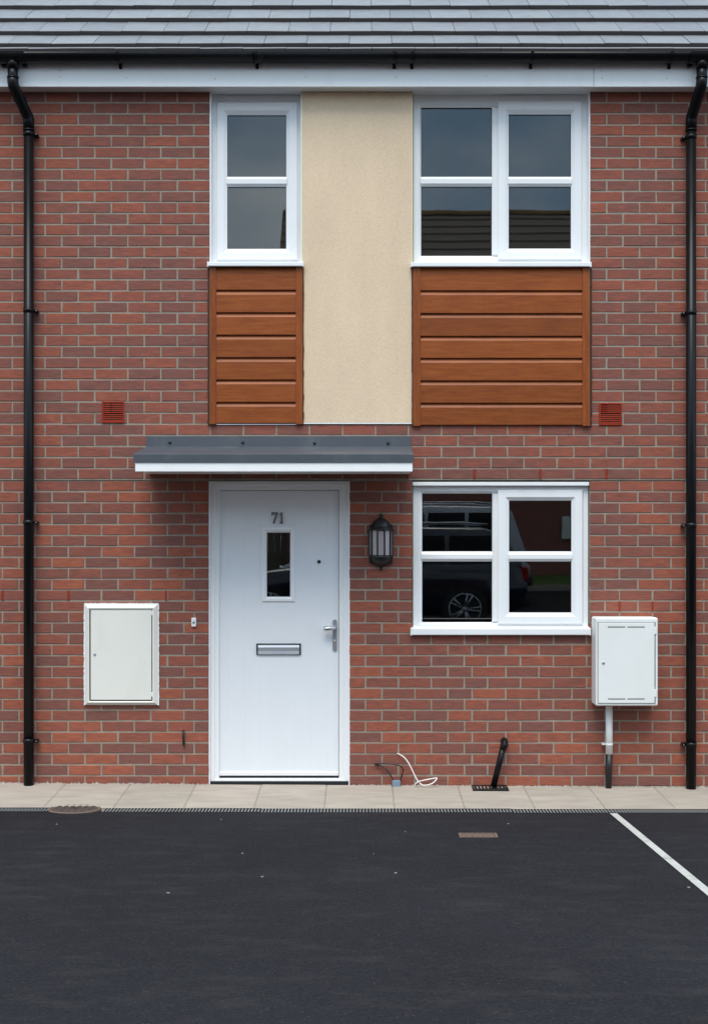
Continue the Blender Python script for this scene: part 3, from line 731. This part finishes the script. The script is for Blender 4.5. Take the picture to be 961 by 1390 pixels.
MB().tube([(xa, -.05, wz(958)), (xa, -.05, wz(1024.5, .05))], .0235, 18).build('pipe', M['box_white'], sp)
MB().tube([(xa, -.05, wz(1024, .05)), (wx(826.2, .05), -.05, wz(1045, .05)), (wx(826, .05), -.05, zp(xa, .05)-.01)], [.0238, .0225, .0205], 18).build('sleeve', M['black_rough'], sp)
k_ = MB().tube([(xa, -.05, wz(1009.3, .05)), (xa, -.05, wz(1012.3, .05))], .0265, 18)
k_.box(xa-.045, xa-.02, -.04, -.001, wz(1012, .05), wz(1009.6, .05)); k_.build('pipe_clip', M['box_white'], sp)

# air vents
def air_vent(x0, y0, x1, y1, label):
    d = .014
    v_ = thing('air_vent', P((x0+x1)/2, y1, d), label, 'air vent', 'terracotta air vents in the brickwork')
    MB().ring(px_rect(x0, y0, x1, y1, d), px_rect(x0+2.6, y0+2.2, x1-2, y1-3, d), [(0, .0), (0, -d+.003), (.25, -d), (.8, -d), (1, -d+.004), (1, .0)]).build('frame', M['terracotta'], v_)
    MB().box(wx(x0+2, 0), wx(x1-1.5, 0), -.006, -.0035 + .001, wz(y1-2, 0), wz(y0+2, 0)).build('cavity', M['vent_dark'], v_)
    n = 9
    for k in range(n):
        y = y0 + 3.6 + k*(y1-y0-6.4)/(n-.4)
        MB().xprof([(-.0062, wz(y, d)), (-d+.001, wz(y+1.0, d)), (-d+.001, wz(y+1.3, d)), (-.0062, wz(y+.3, d))], wx(x0+2.4, d), wx(x1-1.9, d)).build('louvre', M['terracotta'], v_)
air_vent(138, 544.6, 168.4, 574.2, 'terracotta louvred air vent left of the narrow oak panel')
air_vent(813.3, 546.6, 844.2, 577.4, 'terracotta louvred air vent right of the wide oak panel')

# doorbell
db_ = thing('doorbell', P(262.8, 851, .015), 'small white doorbell with a grey button beside the door', 'doorbell')
MB().rbox(wx(259.7, .016), wx(266.1, .016), -.016, -.001, wz(851, .016), wz(838.8, .016), .004, 2).build('bell_case', M['upvc'], db_)
MB().lathe([(.0085, 0), (.0085, -.003), (.006, -.005), (0, -.005)], P(262.9, 845, .016), 'Y', 14).build('button', M['plastic_blue'], db_)

# wall lantern
Lc = P(517, 740, .0); D0 = .002
lan = thing('wall_lantern', P(517, 775, .06), 'black half lantern on the wall between the front door and the window', 'wall lantern')
def hz(y): return wz(y, .06) - Lc.z
R0 = 16.4*CD/F
HA = (math.pi, 2*math.pi)
MB().box(Lc.x-R0*.95, Lc.x+R0*.95, -.012, -.0015, wz(765), wz(712)).build('back_plate', M['black_rough'], lan)
MB().lathe([(R0*1.08, hz(720)), (R0*1.08, hz(718.2)), (R0*.86, hz(717)), (R0*.80, hz(713)), (R0*.62, hz(707.5)), (R0*.34, hz(704)), (R0*.13, hz(702.8)), (R0*.10, hz(701.5)), (R0*.20, hz(699.5)), (R0*.13, hz(697.5)), (0, hz(696.5))], (Lc.x, -.006, Lc.z), 'Z', 18, *HA).build('cap', M['black_rough'], lan)
MB().lathe([(R0*.98, hz(753.5)), (R0*1.0, hz(757)), (R0*.90, hz(761)), (R0*.62, hz(766)), (R0*.30, hz(769)), (R0*.13, hz(770)), (R0*.10, hz(773)), (R0*.13, hz(774)), (0, hz(775.5))], (Lc.x, -.006, Lc.z), 'Z', 18, *HA).build('bowl', M['black_rough'], lan)
angs = [math.pi + math.pi*k/5 for k in range(6)]
for a in angs:
    p = Vector((Lc.x + R0*.96*math.cos(a), -.008 + R0*.96*math.sin(a), 0))
    MB().tube([(p.x, p.y, Lc.z+hz(719.5)), (p.x, p.y, Lc.z+hz(754.5)) ], .0068, 6, sm=False).build('glazing_post', M['black_rough'], lan)
for a, b in zip(angs, angs[1:]):
    q = [(Lc.x + R0*.92*math.cos(t), -.008 + R0*.92*math.sin(t)) for t in (a, b)] + [(Lc.x + R0*.89*math.cos(t), -.008 + R0*.89*math.sin(t)) for t in (b, a)]
    z0, z1 = Lc.z+hz(754), Lc.z+hz(720)
    v = [(x, y, z0) for x, y in q] + [(x, y, z1) for x, y in q]
    MB().add(v, [(0, 1, 2, 3), (7, 6, 5, 4)] + [(k, (k+1) % 4, 4+(k+1) % 4, 4+k) for k in range(4)]).build('pane', M['lantern_glass'], lan)
MB().lathe([(.010, hz(754)), (.012, hz(750)), (.021, hz(748)), (.022, hz(735)), (.016, hz(732)), (0, hz(731))], (Lc.x, -.040, Lc.z), 'Z', 14).build('bulb', M['bulb'], lan)
MB().box(Lc.x-R0*.9, Lc.x+R0*.9, -.014, -.0125, wz(755), wz(719)).build('reflector', M['box_white'], lan)

# black cable stub
MB().tube([P(249, 993, .0) + Vector((0, .03, 0)), P(249, 993, .012), P(249, 995, .018), P(249, 1003, .018), P(249.6, 1011.5, .016)], .0085, 10).build('cable_stub', M['black_rough'])
tag(bpy.data.objects['cable_stub'], 'short black capped cable end poking down from the wall left of the door', 'cable end')

# waste pipe and gully grate
wp = thing('waste_pipe', P(669, 1068, .06), 'slanting black plastic waste pipe running from the wall into the gully grate', 'waste pipe')
a, b = P(684.8, 1007.5, .065), P(669.5, 1069, .085)
MB().tube([a, a+(b-a)*.5, b], .0205, 16).build('pipe', M['black'], wp)
MB().tube([Vector((a.x+.002, .04, a.z)), Vector((a.x+.002, -.035, a.z+.002)), Vector((a.x+.001, -.055, a.z-.004)), a+Vector((0, -.004, -.022)), a+(b-a)*.16], [.022, .0235, .0245, .0245, .0245], 16).build('elbow', M['black'], wp)
gg = thing('gully_grate', P(665, 1074, .1), 'small black gully grate at the foot of the slanting waste pipe', 'drain grate')
gx0, gx1 = wx(641, .1), wx(689, .1)
fr_ = MB(); z_ = zp(.9, .1)
fr_.box(gx0-.002, gx1+.002, -.185, -.012, z_-.03, z_+.001)
fr_.build('sump', M['dark_slot'], gg)
rim = MB()
for (p, q_, c0, c1) in ((gx0, gx1, -.185, -.173), (gx0, gx1, -.022, -.010), (gx0, gx0+.012, -.173, -.022), (gx1-.012, gx1, -.173, -.022)): rim.box(p, q_, c0, c1, z_-.02, z_+.012)
rim.build('rim', M['black_rough'], gg)
for k in range(9):
    x = gx0 + .0245 + k*(gx1-gx0-.049)/8; MB().cbox(x-.0065, x+.0065, -.175, -.02, z_-.01, z_+.009, .002).build('grate_bar', M['black_rough'], gg)

# cables at the foot of the wall
def smooth(pts, n=6):
    o_ = []
    for k in range(len(pts)-1):
        p0, p1, p2, p3 = pts[max(k-1, 0)], pts[k], pts[k+1], pts[min(k+2, len(pts)-1)]
        for j in range(n):
            t = j/n; o_.append(.5*((2*p1) + (p2-p0)*t + (2*p0-5*p1+4*p2-p3)*t*t + (3*p1-p0-3*p2+p3)*t**3))
    return o_ + [pts[-1]]
bc = thing('black_cable', P(540, 1066, .03), 'black cable loop ending in a small blue grey connector on the paving', 'cable')
b_ = MB()
b_.tube(smooth([P(509.4, 1037.6, -.02), P(510, 1037.6, .012), P(520, 1037, .03), P(536.6, 1038.3, .04), P(545, 1041.6, .045), P(547.2, 1046.5, .045), P(543.8, 1058, .04), P(542, 1063, .038)]), .0048, 8)
b_.tube(smooth([P(509.4, 1038, .006), P(520, 1041.6, .025), P(527, 1048, .035), P(533, 1058, .038), P(535, 1063, .036)]), .0048, 8)
b_.build('cable_loop', M['black_rough'], bc)
MB().rbox(wx(532.3, .05), wx(543.4, .05), -.055, -.02, zp(.25, .04)-.002, wz(1060, .05), .004, 2).build('connector', M['plastic_blue'], bc)
wc = [P(540, 1023.6, -.03), P(540.3, 1023.6, .008), P(548, 1028, .03), P(555, 1037, .045), P(563, 1053, .06), P(568, 1061.6, .07), P(575, 1066.5, .085), P(586.6, 1064, .08), P(593, 1057, .06), P(585, 1057.8, .05), P(574, 1060, .06), P(568, 1061.5, .085), P(563.5, 1065, .08), P(562, 1069, .07)]
tag(MB().tube(smooth(wc), .0042, 8).build('white_cable', M['cable_white']), 'loose white cable drooping from the wall and curling onto the paving', 'cable')

# mortar crumbs along the foot of the wall
cr_ = MB()
for k in range(900):
    x = rnd.uniform(-3.2, 3.2)
    if wx(282) < x < wx(476): continue
    s = rnd.uniform(.0025, .0075) * (1.5 if rnd.random() < .07 else 1); d = abs(rnd.gauss(0, .012)) + .003
    c = Vector((x, -d, zp(x, d) + s*.3)); a = rnd.random()*6.28
    v = [c + Vector((s*rnd.uniform(.7, 1.4)*math.cos(a+q), s*rnd.uniform(.7, 1.2)*math.sin(a+q), -s*.5)) for q in (0, 1.57, 3.14, 4.71)] + [c + Vector((rnd.uniform(-s, s)*.4, rnd.uniform(-s, s)*.4, s*rnd.uniform(.6, 1.1)))]
    cr_.add(v, [(0, 1, 4), (1, 2, 4), (2, 3, 4), (3, 0, 4), (3, 2, 1, 0)])
cr_.build('mortar_crumbs', M['cement_crumb'], kind='stuff')

# ------------------------------------------------------------------ across the car park (seen in the window glass)
M['far_brick'] = None
def far_brick():
    m, t, b = new_mat('brick across the road'); g = t.nodes.new('ShaderNodeNewGeometry')
    mp_ = t.nodes.new('ShaderNodeMapping'); mp_.inputs['Rotation'].default_value = (R(90), 0, 0); t.links.new(g.outputs['Position'], mp_.inputs[0])
    k = t.nodes.new('ShaderNodeTexBrick'); k.inputs['Scale'].default_value = 1; k.inputs['Brick Width'].default_value = .225; k.inputs['Row Height'].default_value = .075; k.inputs['Mortar Size'].default_value = .006
    k.inputs['Color1'].default_value = (.34, .10, .07, 1); k.inputs['Color2'].default_value = (.28, .09, .07, 1); k.inputs['Mortar'].default_value = (.25, .21, .18, 1)
    t.links.new(mp_.outputs[0], k.inputs[0]); t.links.new(k.outputs['Color'], b.inputs['Base Color']); b.inputs['Roughness'].default_value = .9; return m
M['far_brick'] = far_brick()
M['far_tile'] = mat('brown roof tile', (.20, .155, .125), .85, .3, 8, bmp=.3)
M['ridge'] = mat('mossy ridge tile', (.34, .21, .09), .9, .4, 6)
M['grass'] = mat('mown grass', (.09, .15, .025), .95, .4, 12, bmp=.8, bscale=60)
M['car_paint'] = mat('midnight blue car paint', (.012, .016, .03), .15, .1, 3, coat=.8)
M['car_silver'] = mat('silver car paint', (.42, .43, .45), .25, .05, 3, coat=.6)
M['car_glass'] = mat('tinted car glass', (.012, .016, .017), .05, .1, 3)
M['tyre'] = mat('tyre rubber', (.014, .014, .014), .85)
M['lamp_red'] = mat('red lamp lens', (.35, .01, .012), .15, .1, 20)
YF = 21.0; zo = zt(0, YF)
sheet([-30, -10, 0, 10, 30], [18.2, 19, 20, 21], zt, .10).build('grass_verge', M['grass'], kind='structure')
kb = MB()
for k in range(40): kb.cbox(-20+k, -19.004+k, -18.2, -18.05, zt(0, 18.1)-.05, zt(0, 18.1)+.11, .01)
kb.build('kerb', M['slab'], kind='structure')
def far_house(hx0, hx1, label, wins, doors, box=None):
    opp = thing('brick_house', ((hx0+hx1)/2, -YF, zo), label, 'house')
    hz1 = zo + 5.2; rz = 9.55; yr = -YF - 3.9
    MB().box(hx0, hx1, -YF-7.5, -YF, zo-.3, hz1).build('wall', M['far_brick'], opp)
    rf = MB(); rf.xprof([(-YF+.35, hz1-.05), (yr, rz), (-YF-7.9, hz1-.05)], hx0-.3, hx1+.3)
    ro = rf.build('roof', M['far_tile'], opp)
    nrow = 15; dy, dz_ = (yr - (-YF+.35))/nrow, (rz - (hz1-.05))/nrow
    rows = MB()
    for k in range(nrow):
        ya, za_ = -YF+.35 + dy*k, hz1-.05 + dz_*k
        rows.xprof([(ya, za_), (ya, za_+.05), (ya+dy, za_+dz_+.012), (ya+dy, za_+dz_)], hx0-.31, hx1+.31)
    rows.build('tile_courses', M['far_tile'], ro, kind='stuff')
    b_ = MB(); n = int((hx1-hx0+.6)/.45)
    for k in range(n): b_.lathe([(.13, 0), (.13, .445)], (hx0-.3+k*.45, yr, rz-.05 + rnd.uniform(-.01, .01)), 'X', 8, 0, math.pi)
    b_.build('ridge_tiles', M['ridge'], ro, kind='stuff')
    MB().box(hx0-.3, hx1+.3, -YF+.30, -YF+.36, hz1-.2, hz1).build('fascia', M['fascia'], opp)
    for x in wins:
        for zz in (.9, 3.4):
            f_ = MB().ring((x-.9, zo+zz, x+.9, zo+zz+1.2), (x-.8, zo+zz+.1, x+.8, zo+zz+1.1), [(0, -YF), (0, -YF+.05), (1, -YF+.05), (1, -YF)]).build('window', M['upvc'], opp)
            MB().box(x-.8, x+.8, -YF+.01, -YF+.03, zo+zz+.1, zo+zz+1.1).build('pane', M['car_glass'], f_)
    for x in doors: MB().cbox(x-.45, x+.45, -YF+.04, -YF-.05, zo, zo+2.05, .01).build('door', M['door'], opp)
    if box: MB().rbox(box[0], box[1], -YF-.01, -YF+.12, 1.76, 2.24, .02, 2).build('meter_box', M['box_white'], opp)
far_house(-1.50, 24, 'brick house with a mossy ridge and white meter box, seen in the right hand windows', (8.6, 12.6, 18), (-.45, 15), (4.28, 4.58))
far_house(-26, -3.55, 'second brick house across the car park beyond the left end of the timber fence', (-7, -12, -17, -22), (-9.5, -19))
fen = thing('timber_fence', (-2.5, -YF-.5, zo), 'dark timber fence closing the gap between the two houses across the car park', 'fence')
for k in range(14): MB().box(-3.52+k*.143, -3.52+k*.143+.138, -YF-.52 - .012*(k % 2), -YF-.50 - .012*(k % 2), zo-.1, zo+1.8).build('fence_board', M['far_tile'], fen)
for x in (-3.45, -1.6): MB().box(x-.05, x+.05, -YF-.62, -YF-.53, zo-.3, zo+1.9).build('post', M['far_tile'], fen)
def car(name, rear_x, d, paint, label, L=4.6, H=1.50, estate=True):
    z0 = zt(0, d); W = 1.8; y_n, y_f = -d, -d-W
    o = thing(name, (rear_x-L/2, -d-W/2, z0), label, 'car')
    X = lambda t: rear_x - L*t
    # cross-sections along the length: (t, belt height, half width, roof height or None)
    def section_loop(t, pts):
        yc = -d - W/2
        return [(X(t), yc + w_, z0 + h) for w_, h in pts]
    st = [(0.0, .45, .80, .82), (.015, .32, .84, .95), (.10, .24, .89, .98), (.30, .22, .90, .97), (.55, .22, .90, .95), (.68, .22, .90, .93), (.80, .23, .89, .86), (.93, .27, .84, .76), (.985, .34, .76, .66), (1.0, .45, .66, .58)]
    bd = MB(); loops = []
    for t, b0, hw, bt in st:
        pts = [(-hw*.85, b0), (-hw*.98, b0+.12), (-hw, (b0+bt)/2), (-hw*.96, bt-.06), (-hw*.90, bt), (hw*.90, bt), (hw*.96, bt-.06), (hw, (b0+bt)/2), (hw*.98, b0+.12), (hw*.85, b0)]
        loops.append(section_loop(t, pts))
    n = len(loops[0]); v = [p for lp in loops for p in lp]
    bd.add(v, [(a*n+k, a*n+(k+1) % n, (a+1)*n+(k+1) % n, (a+1)*n+k) for a in range(len(loops)-1) for k in range(n)], 0, True)
    bd.add(v[:n], [tuple(range(n))]); bd.add(v[-n:], [tuple(range(n))])
    bd.build('body', paint, o)
    gs = [(.015, .95, .78, .96), (.07, .95, .70, H-.10), (.14, .95, .66, H-.01), (.40, .94, .66, H), (.52, .93, .66, H-.03), (.60, .92, .69, H-.20), (.71, .90, .76, .93)]
    gh = MB(); v = []
    for t, b0, hw, ht in gs:
        yc = -d-W/2; v += [(X(t), yc-.80, z0+b0-.03), (X(t), yc-hw-.02, z0+ht-.06), (X(t), yc-hw+.08, z0+ht), (X(t), yc+hw-.08, z0+ht), (X(t), yc+hw+.02, z0+ht-.06), (X(t), yc+.80, z0+b0-.03)]
    gh.add(v, [(a*6+k, a*6+k+1, (a+1)*6+k+1, (a+1)*6+k) for a in range(6) for k in range(5)], 0, True)
    gh.build('cabin', paint, o)
    for (t0, t1) in ((.09, .24), (.255, .40), (.415, .585)):      # side glass, near side
        for s in (1, -1):
            yc = -d-W/2; q = []
            for t, ht in ((t0, .99), (t1, .98), (t1 - (.05 if t1 > .5 else 0), H-.13), (t0 + (.02 if t0 < .1 else 0), H-.13)):
                f = (ht-.92)/(H-.06-.92); hw = .80 + (.70-.80)*f; q.append((X(t), yc + s*(hw+.012), z0+ht))
            q2 = [(x, y - s*.02, z) for x, y, z in q]
            MB().add(q+q2, [(0, 1, 2, 3), (7, 6, 5, 4)] + [(k, (k+1) % 4, 4+(k+1) % 4, 4+k) for k in range(4)]).build('side_window', M['car_glass'], o)
    for t in (.195, .80):
        for s in (1, -1):
            yc = -d-W/2 + s*.80; c = (X(t), yc, z0+.325)
            ty = MB().lathe([(.20, -.10), (.31, -.105), (.325, -.08), (.325, .08), (.31, .105), (.20, .10)], c, 'Y', 28).build('wheel', M['tyre'], o)
            rim = MB().lathe([(.235, s*.07), (.235, s*.105), (.215, s*.108), (.205, s*.06), (0, s*.06)], c, 'Y', 28)
            for k in range(10):
                a = 2*math.pi*(k//2)/5 + (.16 if k % 2 else -.16)
                rim.tube([(c[0]+.04*math.cos(a), yc+s*.108, c[2]+.04*math.sin(a)), (c[0]+.22*math.cos(a*1.0), yc+s*.112, c[2]+.22*math.sin(a))], .016, 6)
            rim.lathe([(.05, s*.06), (.05, s*.115), (0, s*.118)], c, 'Y', 14)
            rim.build('rim', M['satin'], ty)
    for s in (1, -1):
        yc = -d-W/2
        MB().rbox(X(.0)-.10, X(0)+.012, yc+s*.72-.10, yc+s*.72+.10, z0+.72, z0+.93, .03, 2).build('tail_light', M['lamp_red'], o)
        MB().rbox(X(.985)-.02, X(.95), yc+s*.60-.12, yc+s*.60+.12, z0+.56, z0+.68, .03, 2).build('headlight', M['chrome'], o)
        MB().tube([(X(.12), yc+s*.60, z0+H+.03), (X(.2), yc+s*.60, z0+H+.055), (X(.45), yc+s*.60, z0+H+.05), (X(.52), yc+s*.60, z0+H)], .014, 8).build('roof_rail', M['satin'], o)
    MB().rbox(X(0)-.08, X(0)+.04, -d-W/2-.82, -d-W/2+.82, z0+.36, z0+.52, .03, 2).build('bumper', M['seal'], o)
    return o
car('parked_car', 2.42, 10.75, M['car_paint'], 'dark blue estate car parked behind the viewpoint, seen in the window glass')
car('parked_car', 2.9, 14.6, M['car_silver'], 'silver car parked beyond the dark estate, seen in the window glass', 4.3, 1.72)
